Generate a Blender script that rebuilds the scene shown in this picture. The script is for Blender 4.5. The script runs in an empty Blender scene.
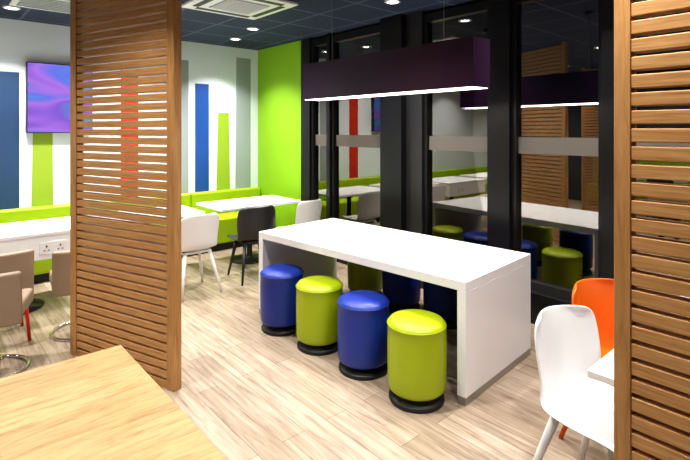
import bpy, bmesh, math, random
from mathutils import Vector, Matrix
random.seed(4)
scene=bpy.context.scene
try:
    scene.view_settings.view_transform='Standard'
    scene.view_settings.look='Medium High Contrast'
except Exception: pass
COL=scene.collection
# ---------------------------------------------------------------- materials
def mat(name,color,rough=.5,metal=0,emit=None,estr=0,spec=.5,coat=0):
    m=bpy.data.materials.new(name); m.use_nodes=True
    b=m.node_tree.nodes['Principled BSDF']
    b.inputs['Base Color'].default_value=(*color,1)
    b.inputs['Roughness'].default_value=rough
    b.inputs['Metallic'].default_value=metal
    b.inputs['Specular IOR Level'].default_value=spec
    b.inputs['Coat Weight'].default_value=coat
    if emit:
        b.inputs['Emission Color'].default_value=(*emit,1)
        b.inputs['Emission Strength'].default_value=estr
    return m
def N(m,t,**kw):
    n=m.node_tree.nodes.new(t)
    for k,v in kw.items(): setattr(n,k,v)
    return n
def L(m,a,b): m.node_tree.links.new(a,b)
def bump(m,src,strength=.2,dist=.01):
    b=N(m,'ShaderNodeBump'); b.inputs['Strength'].default_value=strength; b.inputs['Distance'].default_value=dist
    L(m,src,b.inputs['Height']); L(m,b.outputs['Normal'],m.node_tree.nodes['Principled BSDF'].inputs['Normal'])
def ramp(m,src,stops):
    r=N(m,'ShaderNodeValToRGB'); e=r.color_ramp.elements
    while len(e)<len(stops): e.new(.5)
    for i,(p,c) in enumerate(stops):
        e[i].position=p; e[i].color=(*c,1)
    L(m,src,r.inputs['Fac']); return r.outputs['Color']
def mix(m,a,b,fac,mode='MULTIPLY'):
    x=N(m,'ShaderNodeMix',data_type='RGBA',blend_type=mode)
    x.inputs['Factor'].default_value=fac
    L(m,a,x.inputs['A']); L(m,b,x.inputs['B']); return x.outputs['Result']
def leather(name,color,rough=.38):
    m=mat(name,color,rough); tc=N(m,'ShaderNodeTexCoord')
    n=N(m,'ShaderNodeTexNoise'); n.inputs['Scale'].default_value=160; L(m,tc.outputs['Object'],n.inputs['Vector'])
    bump(m,n.outputs['Fac'],.12,.004); return m
def wood(name,stops,scale=(1,1,1),rough=.4,nscale=3.0):
    m=mat(name,(1,1,1),rough); tc=N(m,'ShaderNodeTexCoord'); mp=N(m,'ShaderNodeMapping')
    mp.inputs['Scale'].default_value=scale; L(m,tc.outputs['Object'],mp.inputs['Vector'])
    n=N(m,'ShaderNodeTexNoise'); n.inputs['Scale'].default_value=nscale; n.inputs['Detail'].default_value=7; n.inputs['Roughness'].default_value=.65
    n.inputs['Distortion'].default_value=.6
    L(m,mp.outputs['Vector'],n.inputs['Vector'])
    c=ramp(m,n.outputs['Fac'],stops)
    L(m,c,m.node_tree.nodes['Principled BSDF'].inputs['Base Color']); bump(m,n.outputs['Fac'],.12,.003); return m

M={}
M['white']=mat('white_laminate',(.80,.81,.84),.3)
M['plastic_white']=mat('white_plastic',(.76,.76,.77),.32)
M['plastic_black']=mat('black_plastic',(.02,.02,.022),.4)
M['plastic_orange']=mat('orange_plastic',(.80,.15,.01),.3)
M['red']=mat('red_metal',(.65,.02,.01),.35)
M['wallwhite']=mat('white_paint',(.76,.83,.90),.7)
M['lime_wall']=mat('lime_paint',(.27,.53,.012),.55)
M['navy']=mat('slate_blue_paint',(.02,.06,.15),.6)
M['bluep']=mat('blue_paint',(.01,.075,.33),.55)
M['greenp']=mat('olive_green_paint',(.30,.44,.03),.55)
M['greyp']=mat('grey_paint',(.33,.37,.40),.55)
M['redp']=mat('red_paint',(.55,.03,.01),.55)
M['lime']=leather('lime_leatherette',(.35,.44,.004))
M['lime_bench']=leather('lime_bench_vinyl',(.34,.50,.008))
M['blue']=leather('blue_leatherette',(.010,.035,.29))
M['taupe']=leather('taupe_leather',(.32,.24,.17),.5)
M['black']=mat('black_rubber',(.012,.012,.013),.45)
M['frame']=mat('dark_anodised_frame',(.015,.015,.017),.3,.3)
M['frame2']=mat('charcoal_frame',(.04,.04,.043),.32,.3)
M['chrome']=mat('chrome',(.75,.75,.76),.12,1)
M['steel']=mat('brushed_steel',(.45,.45,.45),.35,1)
M['purple']=mat('aubergine_shade',(.036,.013,.040),.3)
M['diff']=mat('lamp_diffuser',(1,1,1),.5,emit=(1,.95,.88),estr=4)
M['led']=mat('downlight_lens',(1,1,1),.5,emit=(1,.96,.9),estr=20)
M['dark']=mat('dark_wall_paint',(.05,.05,.055),.6)
M['slot']=mat('dark_slot',(.05,.05,.05),.6)
M['asphalt']=mat('asphalt',(.01,.01,.011),.9)
M['slat']=wood('slat_cedar',[(.3,(.34,.16,.055)),(.5,(.49,.26,.10)),(.72,(.62,.38,.175))],(1.5,14,40),.5,3)
M['post']=wood('post_cedar',[(.3,(.32,.155,.05)),(.5,(.45,.235,.085)),(.72,(.55,.31,.13))],(14,14,1.2),.5,3)

# floor: light planks along Y
m=mat('plank_floor',(1,1,1),.36); tc=N(m,'ShaderNodeTexCoord'); mp=N(m,'ShaderNodeMapping')
mp.inputs['Rotation'].default_value=(0,0,math.radians(90)); L(m,tc.outputs['Object'],mp.inputs['Vector'])
br=N(m,'ShaderNodeTexBrick'); br.offset=.37; br.inputs['Scale'].default_value=1
br.inputs['Brick Width'].default_value=1.2; br.inputs['Row Height'].default_value=.15; br.inputs['Mortar Size'].default_value=.002
br.inputs['Color1'].default_value=(.36,.285,.215,1); br.inputs['Color2'].default_value=(.50,.415,.33,1); br.inputs['Mortar'].default_value=(.19,.14,.10,1)
L(m,mp.outputs['Vector'],br.inputs['Vector'])
mp2=N(m,'ShaderNodeMapping'); mp2.inputs['Scale'].default_value=(14,.9,1); L(m,tc.outputs['Object'],mp2.inputs['Vector'])
n=N(m,'ShaderNodeTexNoise'); n.inputs['Scale'].default_value=2.2; n.inputs['Detail'].default_value=8; n.inputs['Roughness'].default_value=.7; n.inputs['Distortion'].default_value=.8
L(m,mp2.outputs['Vector'],n.inputs['Vector'])
g=ramp(m,n.outputs['Fac'],[(.34,(.46,.40,.35)),(.48,(.82,.79,.76)),(.64,(1.08,1.08,1.08))])
L(m,mix(m,br.outputs['Color'],g,.95),m.node_tree.nodes['Principled BSDF'].inputs['Base Color']); M['floor']=m
# oak table top
m=mat('oak_block_top',(1,1,1),.42); tc=N(m,'ShaderNodeTexCoord')
br=N(m,'ShaderNodeTexBrick'); br.inputs['Scale'].default_value=1; br.offset=.43
br.inputs['Brick Width'].default_value=1.4; br.inputs['Row Height'].default_value=.19; br.inputs['Mortar Size'].default_value=.0008
br.inputs['Color1'].default_value=(.42,.285,.135,1); br.inputs['Color2'].default_value=(.50,.355,.18,1); br.inputs['Mortar'].default_value=(.30,.19,.09,1)
L(m,tc.outputs['Object'],br.inputs['Vector'])
mp2=N(m,'ShaderNodeMapping'); mp2.inputs['Scale'].default_value=(1,9,1); L(m,tc.outputs['Object'],mp2.inputs['Vector'])
n=N(m,'ShaderNodeTexNoise'); n.inputs['Scale'].default_value=4.2; n.inputs['Detail'].default_value=10; n.inputs['Roughness'].default_value=.75; n.inputs['Distortion'].default_value=1.2
L(m,mp2.outputs['Vector'],n.inputs['Vector'])
g=ramp(m,n.outputs['Fac'],[(.34,(.55,.46,.38)),(.44,(.82,.77,.70)),(.52,(.96,.94,.91)),(.66,(1.08,1.08,1.05))])
L(m,mix(m,br.outputs['Color'],g,1),m.node_tree.nodes['Principled BSDF'].inputs['Base Color']); M['oak']=m
# ceiling
m=mat('navy_ceiling_tile',(1,1,1),.8); tc=N(m,'ShaderNodeTexCoord')
br=N(m,'ShaderNodeTexBrick'); br.offset=0; br.inputs['Scale'].default_value=1
br.inputs['Brick Width'].default_value=.6; br.inputs['Row Height'].default_value=.6; br.inputs['Mortar Size'].default_value=.014
br.inputs['Color1'].default_value=(.016,.026,.065,1); br.inputs['Color2'].default_value=(.028,.042,.095,1); br.inputs['Mortar'].default_value=(.10,.13,.20,1)
n=N(m,'ShaderNodeTexNoise'); n.inputs['Scale'].default_value=60; L(m,tc.outputs['Object'],n.inputs['Vector'])
g=ramp(m,n.outputs['Fac'],[(.35,(.5,.5,.5)),(.65,(1.3,1.3,1.3))])
L(m,tc.outputs['Object'],br.inputs['Vector']); L(m,mix(m,br.outputs['Color'],g,1),m.node_tree.nodes['Principled BSDF'].inputs['Base Color']); M['ceil']=m
# glass
m=bpy.data.materials.new('night_glass'); m.use_nodes=True; nt=m.node_tree; nt.nodes.clear()
o=N(m,'ShaderNodeOutputMaterial'); mx=N(m,'ShaderNodeMixShader'); t=N(m,'ShaderNodeBsdfTransparent'); gl=N(m,'ShaderNodeBsdfGlossy')
t.inputs['Color'].default_value=(.75,.78,.8,1); gl.inputs['Roughness'].default_value=.0; gl.inputs['Color'].default_value=(1,.94,.86,1)
fr=N(m,'ShaderNodeFresnel'); fr.inputs['IOR'].default_value=1.8
ad=N(m,'ShaderNodeMath',operation='MULTIPLY_ADD'); ad.inputs[1].default_value=1.3; ad.inputs[2].default_value=.13
L(m,fr.outputs['Fac'],ad.inputs[0]); L(m,ad.outputs[0],mx.inputs['Fac']); L(m,t.outputs[0],mx.inputs[1]); L(m,gl.outputs[0],mx.inputs[2]); L(m,mx.outputs[0],o.inputs['Surface'])
M['glass']=m
# frosted film
m=bpy.data.materials.new('frosted_film'); m.use_nodes=True; nt=m.node_tree; nt.nodes.clear()
o=N(m,'ShaderNodeOutputMaterial'); mx=N(m,'ShaderNodeMixShader'); t=N(m,'ShaderNodeBsdfTransparent'); gl=N(m,'ShaderNodeBsdfDiffuse')
gl.inputs['Color'].default_value=(.25,.225,.20,1); mx.inputs['Fac'].default_value=.65
L(m,t.outputs[0],mx.inputs[1]); L(m,gl.outputs[0],mx.inputs[2]); L(m,mx.outputs[0],o.inputs['Surface'])
M['film']=m
# tv picture
m=mat('tv_picture',(0,0,0),.15); tc=N(m,'ShaderNodeTexCoord'); mp=N(m,'ShaderNodeMapping'); mp.inputs['Rotation'].default_value=(0,.6,0); mp.inputs['Scale'].default_value=(.8,1,2.2)
L(m,tc.outputs['Object'],mp.inputs['Vector'])
n=N(m,'ShaderNodeTexNoise'); n.inputs['Scale'].default_value=1.6; n.inputs['Detail'].default_value=1; n.inputs['Distortion'].default_value=.5
L(m,mp.outputs['Vector'],n.inputs['Vector'])
c=ramp(m,n.outputs['Fac'],[(.28,(.05,.45,.75)),(.42,(.15,.20,.75)),(.52,(.42,.20,.75)),(.62,(.25,.12,.65)),(.75,(.02,.4,.6))])
b=m.node_tree.nodes['Principled BSDF']; L(m,c,b.inputs['Emission Color']); b.inputs['Emission Strength'].default_value=.95; M['tv']=m

# ---------------------------------------------------------------- mesh helpers
def new_obj(name,bm,material,parent=None,smooth=False,loc=None,rot=0):
    me=bpy.data.meshes.new(name); bm.normal_update(); bm.to_mesh(me); bm.free()
    ob=bpy.data.objects.new(name,me); COL.objects.link(ob)
    if material: me.materials.append(material)
    if smooth:
        for p in me.polygons: p.use_smooth=True
    if loc is not None: ob.location=loc
    ob.rotation_euler[2]=rot
    if parent: ob.parent=parent
    return ob
def empty(name,loc=(0,0,0),rot=0):
    e=bpy.data.objects.new(name,None); COL.objects.link(e); e.location=loc; e.rotation_euler[2]=rot; e.empty_display_size=.1; return e
def addbox(bm,x0,x1,y0,y1,z0,z1):
    vs=[bm.verts.new(p) for p in [(x0,y0,z0),(x1,y0,z0),(x1,y1,z0),(x0,y1,z0),(x0,y0,z1),(x1,y0,z1),(x1,y1,z1),(x0,y1,z1)]]
    for f in [(0,3,2,1),(4,5,6,7),(0,1,5,4),(1,2,6,5),(2,3,7,6),(3,0,4,7)]: bm.faces.new([vs[i] for i in f])
def box(name,x0,x1,y0,y1,z0,z1,material,parent=None,bev=0,seg=2):
    cx,cy,cz=(x0+x1)/2,(y0+y1)/2,(z0+z1)/2
    bm=bmesh.new(); addbox(bm,x0-cx,x1-cx,y0-cy,y1-cy,z0-cz,z1-cz)
    ob=new_obj(name,bm,material,parent,loc=(cx,cy,cz))
    if bev:
        md=ob.modifiers.new('bevel','BEVEL'); md.width=bev; md.segments=seg; md.limit_method='ANGLE'
        for p in ob.data.polygons: p.use_smooth=True
        md.harden_normals=True
    return ob
def lathe(name,prof,material,parent=None,seg=48,loc=(0,0,0)):
    bm=bmesh.new(); rings=[]
    for r,z in prof:
        if r<1e-5: rings.append([bm.verts.new((0,0,z))])
        else: rings.append([bm.verts.new((r*math.cos(2*math.pi*i/seg),r*math.sin(2*math.pi*i/seg),z)) for i in range(seg)])
    for a,b in zip(rings[:-1],rings[1:]):
        for i in range(seg):
            j=(i+1)%seg
            if len(a)==1 and len(b)>1: bm.faces.new([a[0],b[i],b[j]])
            elif len(b)==1 and len(a)>1: bm.faces.new([a[i],a[j],b[0]])
            elif len(a)>1: bm.faces.new([a[i],a[j],b[j],b[i]])
    bmesh.ops.recalc_face_normals(bm,faces=bm.faces)
    return new_obj(name,bm,material,parent,True,loc)
def tube(name,pts,r,material,parent=None,cyclic=False,loc=(0,0,0)):
    cu=bpy.data.curves.new(name,'CURVE'); cu.dimensions='3D'; cu.bevel_depth=r; cu.bevel_resolution=4; cu.use_fill_caps=True
    s=cu.splines.new('POLY'); s.points.add(len(pts)-1)
    for p,q in zip(s.points,pts): p.co=(*q,1)
    s.use_cyclic_u=cyclic
    o=bpy.data.objects.new(name,cu); COL.objects.link(o); cu.materials.append(material); o.location=loc
    if parent: o.parent=parent
    return o
def leg(name,p0,p1,r0,r1,material,parent):
    a=Vector(p0); b=Vector(p1); d=(b-a); q=d.to_track_quat('Z','Y').to_matrix().to_4x4()
    bm=bmesh.new(); bmesh.ops.create_cone(bm,cap_ends=True,segments=16,radius1=r0,radius2=r1,depth=d.length,matrix=Matrix.Translation((a+b)/2)@q)
    # flatten the foot on the floor
    for v in bm.verts:
        if v.co.z<0: v.co.z=0
    return new_obj(name,bm,material,parent,True)

# ---------------------------------------------------------------- room shell
XW=4.0; YW=6.6; H=2.93; XL=-3.6; YB=-3.2
box('floor',XL-.1,XW+.2,YB-.1,YW+.1,-.06,0,M['floor'])
box('ceiling',XL-.1,XW+.2,YB-.1,YW+.1,H,H+.06,M['ceil'])
box('wall_striped',XL-.1,XW+.2,YW,YW+.1,0,H,M['wallwhite'])
box('wall_left',XL-.1,XL,YB,YW,0,H,M['dark'])
box('wall_back',XL-.1,XW+.2,YB-.1,YB,0,H,M['wallwhite'])
box('wall_green',XW,XW+.15,5.43,YW,0,H,M['lime_wall'])
box('ground_outside',XW+.2,XW+14,-8,14,-.2,-.1,M['asphalt'])
box('baseboard_striped',XL,XW,YW-.012,YW,0,.1,M['frame'])

def stripe(x0,x1,z1,mm,x0t=None,x1t=None):
    x0t=x0 if x0t is None else x0t; x1t=x1 if x1t is None else x1t
    bm=bmesh.new(); y0,y1=-.004,0
    f=[bm.verts.new(p) for p in [(x0,y0,.1),(x1,y0,.1),(x1t,y0,z1),(x0t,y0,z1)]]
    b=[bm.verts.new(p) for p in [(x0,y1,.1),(x1,y1,.1),(x1t,y1,z1),(x0t,y1,z1)]]
    bm.faces.new(f); bm.faces.new(b[::-1])
    for i in range(4):
        j=(i+1)%4; bm.faces.new([f[j],f[i],b[i],b[j]])
    bmesh.ops.recalc_face_normals(bm,faces=bm.faces)
    new_obj('wall_stripe',bm,mm,loc=(0,YW,0))
stripe(.55,.85,2.33,M['navy'])
stripe(.955,1.195,2.0,M['greenp'],.99,1.175)
stripe(1.95,2.17,2.45,M['redp'])
stripe(2.62,2.86,2.66,M['greyp'])
stripe(2.96,3.17,2.34,M['bluep'])
stripe(3.275,3.525,1.93,M['greenp'],3.32,3.49)
stripe(3.597,3.867,2.78,M['greyp'],3.62,3.867)
stripe(-.2,.05,2.5,M['greenp'],-.15,.03)

# windows
def window(i,y0,y1):
    e=empty('window_%d'%i,(XW+.06,(y0+y1)/2,0))
    def b(n,ya,yb,za,zb,xa,xb,mm): 
        o=box(n,xa,xb,ya-(y0+y1)/2,yb-(y0+y1)/2,za,zb,mm,e); return o
    b('glass',y0,y1,.27,H-.03,-.004,.004,M['glass'])
    b('frosted_band',y0+.045,y1-.045,1.459,1.607,-.012,-.008,M['film'])
    b('frame_side_a',y0,y0+.045,.27,H-.03,-.05,.05,M['frame'])
    b('frame_side_b',y1-.045,y1,.27,H-.03,-.05,.05,M['frame'])
    b('frame_bottom',y0+.045,y1-.045,.27,.34,-.05,.05,M['frame2'])
    b('frame_top',y0+.045,y1-.045,H-.12,H-.03,-.05,.05,M['frame'])
segs=[(4.86,5.23),(3.81,4.80),(2.46,3.27),(1.468,2.256),(.35,1.375),(-.75,.25),(-1.9,-.85),(-3.1,-2.0)]
for i,(a,b) in enumerate(segs,1): window(i,a,b)
tr=1
def trim(y0,y1,x0,x1,z0=.27,z1=H,mm='frame'):
    global tr
    box('trim_%d'%tr,x0,x1,y0,y1,z0,z1,M[mm],bev=.004); tr+=1
trim(5.23,5.43,XW-.02,XW+.15)
trim(4.80,4.86,XW-.02,XW+.13)
trim(2.256,2.46,XW-.03,XW+.14)
trim(1.375,1.468,XW-.06,XW+.14)
trim(.25,.35,XW-.02,XW+.14); trim(-.85,-.75,XW-.02,XW+.14); trim(-2.0,-1.9,XW-.02,XW+.14); trim(-3.2,-3.1,XW-.02,XW+.14)
box('trim_sill',XW-.05,XW+.16,YB,5.43,0,.27,M['frame'],bev=.004)
# black column with stepped face
c=empty('window_column',(XW,3.54,0))
box('column_core',-.10,.15,-.05,.27,.0,H,M['frame'],c,bev=.004)
box('column_return',-.02,.15,-.27,-.05,.0,H,M['frame2'],c,bev=.004)

# ---------------------------------------------------------------- TV
t=empty('wall_television',(1.255,YW-.05,2.045))
box('tv_body',-.345,.345,-.02,.05,-.41,.41,M['plastic_black'],t,bev=.006)
box('tv_screen',-.335,.335,-.024,-.0195,-.40,.40,M['tv'],t)

# ---------------------------------------------------------------- banquette
b=empty('banquette_bench',(0,YW,0))
box('plinth',-2.8,3.98,-.46,-.02,0,.1,M['frame'],b)
x=-2.8
k=0
while x<3.9:
    x1=min(x+1.13,3.98)
    box('seat_%d'%k,x+.002,x1-.002,-.52,-.1,.1,.45,M['lime_bench'],b,bev=.03,seg=4)
    box('backrest_%d'%k,x+.002,x1-.002,-.13,-.012,.45,.78,M['lime_bench'],b,bev=.03,seg=4)
    x=x1; k+=1
b=empty('banquette_bench',(XL,2.6,0))
box('plinth',.02,.44,-1.9,1.9,0,.1,M['frame'],b)
box('seat',.1,.5,-1.9,1.9,.1,.45,M['lime_bench'],b,bev=.03,seg=4)
box('backrest',.012,.13,-1.9,1.9,.45,1.1,M['lime_bench'],b,bev=.03,seg=4)

# ---------------------------------------------------------------- white counter table
c=empty('communal_table',(2.849,2.768,0),math.radians(4.5))
box('table_top',-.47,.47,-1.05,1.05,.69,.75,M['white'],c,bev=.003)
for s,n in ((-1,'near'),(1,'far')):
    y0,y1=(-1.05,-.99) if s<0 else (.99,1.05)
    box('side_panel_'+n,-.47,.47,y0,y1,.05,.69,M['white'],c,bev=.002)
    box('metal_plinth_'+n,-.468,.468,y0+.002,y1-.002,0,.05,M['steel'],c)

# ---------------------------------------------------------------- stools
def stool(x,y,mm,rot=0):
    e=empty('padded_stool',(x,y,0),rot)
    lathe('base_disc',[(0,0),(.168,0),(.172,.006),(.172,.022),(.165,.03),(.13,.034),(.13,.075),(0,.075)],M['black'],e)
    pr=[(0,.072),(.165,.072),(.174,.08),(.178,.10),(.180,.2),(.181,.3),(.180,.4),(.179,.455),(.1815,.462),(.1815,.470),(.177,.478),(.166,.492),(.145,.500),(.08,.504),(0,.505)]
    lathe('upholstery',pr,mm,e,seg=64)
    tube('piping',[(.1795*math.cos(a*math.pi/24),.1795*math.sin(a*math.pi/24),.468) for a in range(48)],.0045,mm,e,True)
    tube('seam',[(-.1805,0,.085),(-.1815,0,.2),(-.182,0,.3),(-.1815,0,.4),(-.1805,0,.46)],.0018,mm,e)
for (x,y,c) in [(2.315,1.945,'lime'),(2.325,2.435,'blue'),(2.315,2.915,'lime'),(2.285,3.385,'blue')]: stool(x,y,M[c],2.2)
for (x,y,c) in [(3.44,2.10,'lime'),(3.42,2.56,'blue'),(3.40,3.04,'blue'),(3.37,3.5,'lime')]: stool(x,y,M[c],.4)

# ---------------------------------------------------------------- pendant
p=empty('linear_pendant_lamp',(2.80,2.72,0))
Lh=.93
box('shade_front',-.10,-.09,-Lh,Lh,1.955,2.285,M['purple'],p)
box('shade_rear',.09,.10,-Lh,Lh,1.955,2.285,M['purple'],p)
box('shade_end_a',-.09,.09,-Lh,-Lh+.01,1.955,2.285,M['purple'],p)
box('shade_end_b',-.09,.09,Lh-.01,Lh,1.955,2.285,M['purple'],p)
box('shade_top',-.09,.09,-Lh+.01,Lh-.01,2.27,2.285,M['purple'],p)
box('diffuser',-.088,.088,-Lh+.012,Lh-.012,1.952,1.965,M['diff'],p)
for s in (-.62,.62):
    tube('suspension_wire',[(0,s,2.285),(0,s,H)],.0025,M['steel'],p)
    lathe('ceiling_rose',[(0,H-.03),(.04,H-.03),(.045,H-.001),(0,H-.001)],M['frame'],p,24,(0,s,0))

# ---------------------------------------------------------------- slatted screens
def screen(p0,p1,pw=.055,depth=.05):
    a=Vector((*p0,0)); b2=Vector((*p1,0)); d=b2-a; Ln=d.length
    e=empty('slatted_wood_screen',a,math.atan2(d.y,d.x))
    for n,x0 in (('post_a',0),('post_b',Ln-pw)):
        box(n,x0,x0+pw,-depth/2-.006,depth/2+.006,0,H,M['post'],e,bev=.003)
    bm=bmesh.new(); z=.065
    while z<H-.05:
        addbox(bm,pw-Ln/2,Ln-pw-Ln/2,-depth/2,depth/2,z,z+.044); z+=.058
    o=new_obj('slats',bm,M['slat'],e,loc=(Ln/2,0,0))
    md=o.modifiers.new('b','BEVEL'); md.width=.003; md.segments=2
    box('bottom_rail',pw,Ln-pw,-depth/2,depth/2,0,.05,M['post'],e,bev=.003)
screen((.865,4.05),(1.239,3.02),.07)
screen((1.75,-.45),(1.75,.601),.05)
screen((-2.2,3.6),(-1.9,4.1),.06)

# ---------------------------------------------------------------- oak table, foreground
w=empty('oak_dining_table',(.17,1.39,0))
box('table_top',-.475,.475,-.79,.79,.712,.75,M['oak'],w,bev=.004)
for i,(sx,sy) in enumerate([(-1,-1),(1,-1),(1,1),(-1,1)]):
    box('leg_%d'%i,sx*.36-.03,sx*.36+.03,sy*.66-.03,sy*.66+.03,0,.712,M['frame'],w,bev=.004)

# ---------------------------------------------------------------- wall tables
def walltable(x0,x1,y0,y1,apron=False):
    cx,cy=(x0+x1)/2,(y0+y1)/2
    e=empty('white_cafe_table',(cx,cy,0)); hx,hy=(x1-x0)/2,(y1-y0)/2
    box('table_top',-hx,hx,-hy,hy,.712,.745,M['white'],e,bev=.005)
    if apron:
        box('apron',-hx+.005,hx-.005,-hy+.005,hy-.005,.50,.712,M['white'],e,bev=.004)
        box('socket_plate',.14,.36,-hy-.002,-hy+.006,.545,.655,M['plastic_white'],e,bev=.002)
        for k in range(2):
            X=.195+k*.11
            box('socket_hole_%d'%(k*3),X-.006,X+.006,-hy-.004,-hy,.608,.625,M['slot'],e)
            box('socket_hole_%d'%(k*3+1),X-.024,X-.010,-hy-.004,-hy,.578,.586,M['slot'],e)
            box('socket_hole_%d'%(k*3+2),X+.010,X+.024,-hy-.004,-hy,.578,.586,M['slot'],e)
        zt=.50
    else: zt=.712
    lathe('pedestal',[(0,0),(.24,0),(.24,.012),(.05,.03),(.035,.05),(.035,zt-.01),(.1,zt-.008),(.1,zt),(0,zt)],M['frame'],e)
walltable(.10,1.22,5.04,5.80,True)
walltable(1.36,2.42,5.12,5.82)
walltable(2.62,3.76,5.12,5.82)
walltable(-1.3,-.2,5.12,5.84)
walltable(-2.95,-2.25,2.4,3.3)

# ---------------------------------------------------------------- chairs
def chair(x,y,rot,mm,legm=None,curve=.05,w=1.0,name='dining_chair'):
    legm=legm or mm
    e=empty(name,(x,y,0),rot)
    prof=[(.225,.425,.185),(.222,.446,.205),(.17,.456,.222),(.08,.448,.228),(-.02,.440,.226),(-.11,.440,.216),(-.17,.455,.205),(-.205,.50,.20),(-.222,.57,.205),(-.236,.66,.212),(-.252,.75,.21),(-.262,.80,.195),(-.266,.825,.15)]
    nu=13; bm=bmesh.new(); G=[]
    for k,(py,pz,hw) in enumerate(prof):
        row=[]; bk=max(0,min(1,(k-5)/3)); 
        for i in range(nu):
            u=-1+2*i/(nu-1)
            X=u*hw*w; Y=py+bk*curve*u*u*1.2; Z=pz+(1-bk)*.022*u*u*(1 if k>1 else .2)
            row.append(bm.verts.new((X,Y,Z)))
        G.append(row)
    for k in range(len(prof)-1):
        for i in range(nu-1): bm.faces.new([G[k][i],G[k][i+1],G[k+1][i+1],G[k+1][i]])
    o=new_obj('shell',bm,mm,e,True)
    s=o.modifiers.new('s','SOLIDIFY'); s.thickness=.014; s.offset=0
    s=o.modifiers.new('ss','SUBSURF'); s.levels=2; s.render_levels=2
    box('seat_rail',-.15,.15,-.13,.15,.405,.432,legm,e,bev=.01)
    leg('leg_1',(-.21,.20,0),(-.13,.13,.43),.012,.022,legm,e)
    leg('leg_2',(.21,.20,0),(.13,.13,.43),.012,.022,legm,e)
    leg('leg_3',(-.21,-.25,0),(-.13,-.12,.43),.012,.022,legm,e)
    leg('leg_4',(.21,-.25,0),(.13,-.12,.43),.012,.022,legm,e)
chair(2.12,4.80,0,M['plastic_white'])
chair(2.83,4.80,-.15,M['plastic_black'],curve=.09,w=1.08)
chair(3.52,4.84,.1,M['plastic_white'])
chair(2.20,.815,math.pi-.22,M['plastic_white'],curve=.07,w=1.04)
chair(2.75,.885,math.pi-.22,M['plastic_orange'],curve=.07,w=1.06)
chair(-2.0,2.7,math.pi/2,M['plastic_black'])
# side table for right chairs
s=empty('white_cafe_table',(2.59,.40,0))
box('table_top',-.66,.66,-.37,.37,.715,.745,M['white'],s,bev=.005)
lathe('pedestal',[(0,0),(.24,0),(.24,.012),(.05,.03),(.035,.05),(.035,.705),(.1,.707),(.1,.715),(0,.715)],M['frame'],s,loc=(0,-.13,0))

# taupe square low-back chairs
def taupe(x,y,rot,red=False):
    e=empty('upholstered_low_back_chair',(x,y,0),rot)
    box('seat',-.21,.21,-.20,.21,.39,.50,M['taupe'],e,bev=.03,seg=4)
    bm=bmesh.new(); n=10; R=[]
    for z,dy in ((.37,0),(.55,-.005),(.70,-.02),(.725,-.022)):
        row=[]
        for i in range(n+1):
            u=-1+2*i/n; row.append(bm.verts.new((u*.215,-.215+dy+.05*u*u,z)))
        R.append(row)
    for k in range(3):
        for i in range(n): bm.faces.new([R[k][i],R[k][i+1],R[k+1][i+1],R[k+1][i]])
    o=new_obj('backrest',bm,M['taupe'],e,True)
    s=o.modifiers.new('s','SOLIDIFY'); s.thickness=.05; s.offset=0
    md=o.modifiers.new('b','BEVEL'); md.width=.016; md.segments=3; md.limit_method='ANGLE'; md.angle_limit=math.radians(50)
    if red:
        for i,(sx,sy) in enumerate([(-1,-1),(1,-1),(1,1),(-1,1)],1):
            leg('leg_%d'%i,(sx*.19,sy*.19,0),(sx*.16,sy*.15,.40),.012,.016,M['red'],e)
    else:
        tube('ring_base',[(.21*math.cos(a*math.pi/24),.21*math.sin(a*math.pi/24),.012) for a in range(48)],.012,M['chrome'],e,True)
        tube('cantilever',[(0,.21,.012),(0,.12,.016),(0,.05,.03),(0,.01,.07),(0,.0,.12),(0,0,.40)],.018,M['chrome'],e)
taupe(.37,4.10,-.35); taupe(1.00,4.46,-.1); taupe(.46,4.70,0,True)

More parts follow.
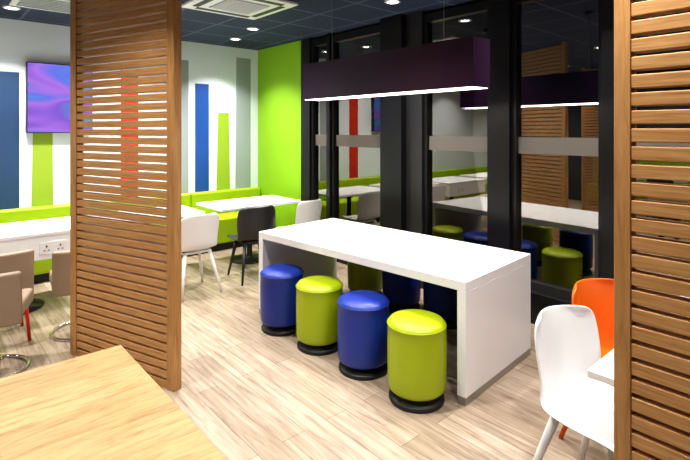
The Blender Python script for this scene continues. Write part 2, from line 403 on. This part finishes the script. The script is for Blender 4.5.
# ---------------------------------------------------------------- ceiling fittings
a=empty('air_conditioning_cassette',(2.375,4.275,H))
box('panel',-.425,.425,-.425,.425,-.03,0,M['white'],a,bev=.008)
box('grille',-.22,.22,-.22,.22,-.038,-.03,M['greyp'],a,bev=.003)
for k,(x0,x1,y0,y1) in enumerate([(-.3,.3,.3,.36),(-.3,.3,-.36,-.3),(.3,.36,-.28,.28),(-.36,-.3,-.28,.28)]):
    box('slot_%d'%k,x0,x1,y0,y1,-.034,-.03,M['slot'],a)
for k in range(9): box('louvre_%d'%k,-.21,.21,-.2+k*.047,-.19+k*.047,-.044,-.038,M['white'],a)
a=empty('ceiling_air_vent',(.95,5.5,H))
box('panel',-.29,.29,-.29,.29,-.02,0,M['white'],a,bev=.004)
for k in range(7): box('louvre_%d'%k,-.24,.24,-.23+k*.07,-.21+k*.07,-.03,-.02,M['greyp'],a)

def down(x,y,power=18):
    if y>5.7: power=25
    e=empty('ceiling_downlight',(x,y,H))
    lathe('trim_ring',[(.055,-.001),(.075,-.001),(.08,-.012),(.06,-.018),(.055,-.006)],M['white'],e,32)
    lathe('lens',[(0,-.006),(.055,-.006),(.055,-.002),(0,-.002)],M['led'],e,32)
    ld=bpy.data.lights.new('downlight_lamp','AREA'); ld.shape='DISK'; ld.size=.12; ld.energy=power; ld.color=(1,.965,.92); ld.spread=math.radians(110)
    lo=bpy.data.objects.new('lamp',ld); COL.objects.link(lo); lo.parent=e; lo.location=(0,0,-.03)
for (x,y) in [(3.08,5.2),(3.25,5.95),(1.9,5.95),(.7,5.95),(-.7,5.9),(1.6,5.0),(.2,4.6),(1.75,3.6),(3.45,3.2),(1.7,2.1),(3.3,1.4),(.4,2.9),(.3,1.2),(1.5,.6),(2.6,.2),(-1.2,2.2),(-1.4,4.2),(-2.6,5.4),(-2.8,2.9),(-2.4,.6),(.2,-1.4),(2.6,-1.6)]:
    down(x,y)
ld=bpy.data.lights.new('pendant_lamp','AREA'); ld.shape='RECTANGLE'; ld.size=.16; ld.size_y=1.8; ld.energy=16; ld.color=(1,.96,.9)
lo=bpy.data.objects.new('lamp',ld); COL.objects.link(lo); lo.parent=p; lo.location=(0,0,1.945)

# world
wd=bpy.data.worlds.new('night'); scene.world=wd; wd.use_nodes=True
wd.node_tree.nodes['Background'].inputs[0].default_value=(.01,.015,.03,1); wd.node_tree.nodes['Background'].inputs[1].default_value=.3
# camera
cd=bpy.data.cameras.new('camera'); cd.sensor_width=36; cd.lens=480/690*36; cd.shift_y=-100/690; cd.clip_start=.05
cam=bpy.data.objects.new('camera',cd); COL.objects.link(cam); cam.location=(0,0,1.67)
cam.rotation_euler=(math.radians(90),0,-math.radians(41.5)); scene.camera=cam
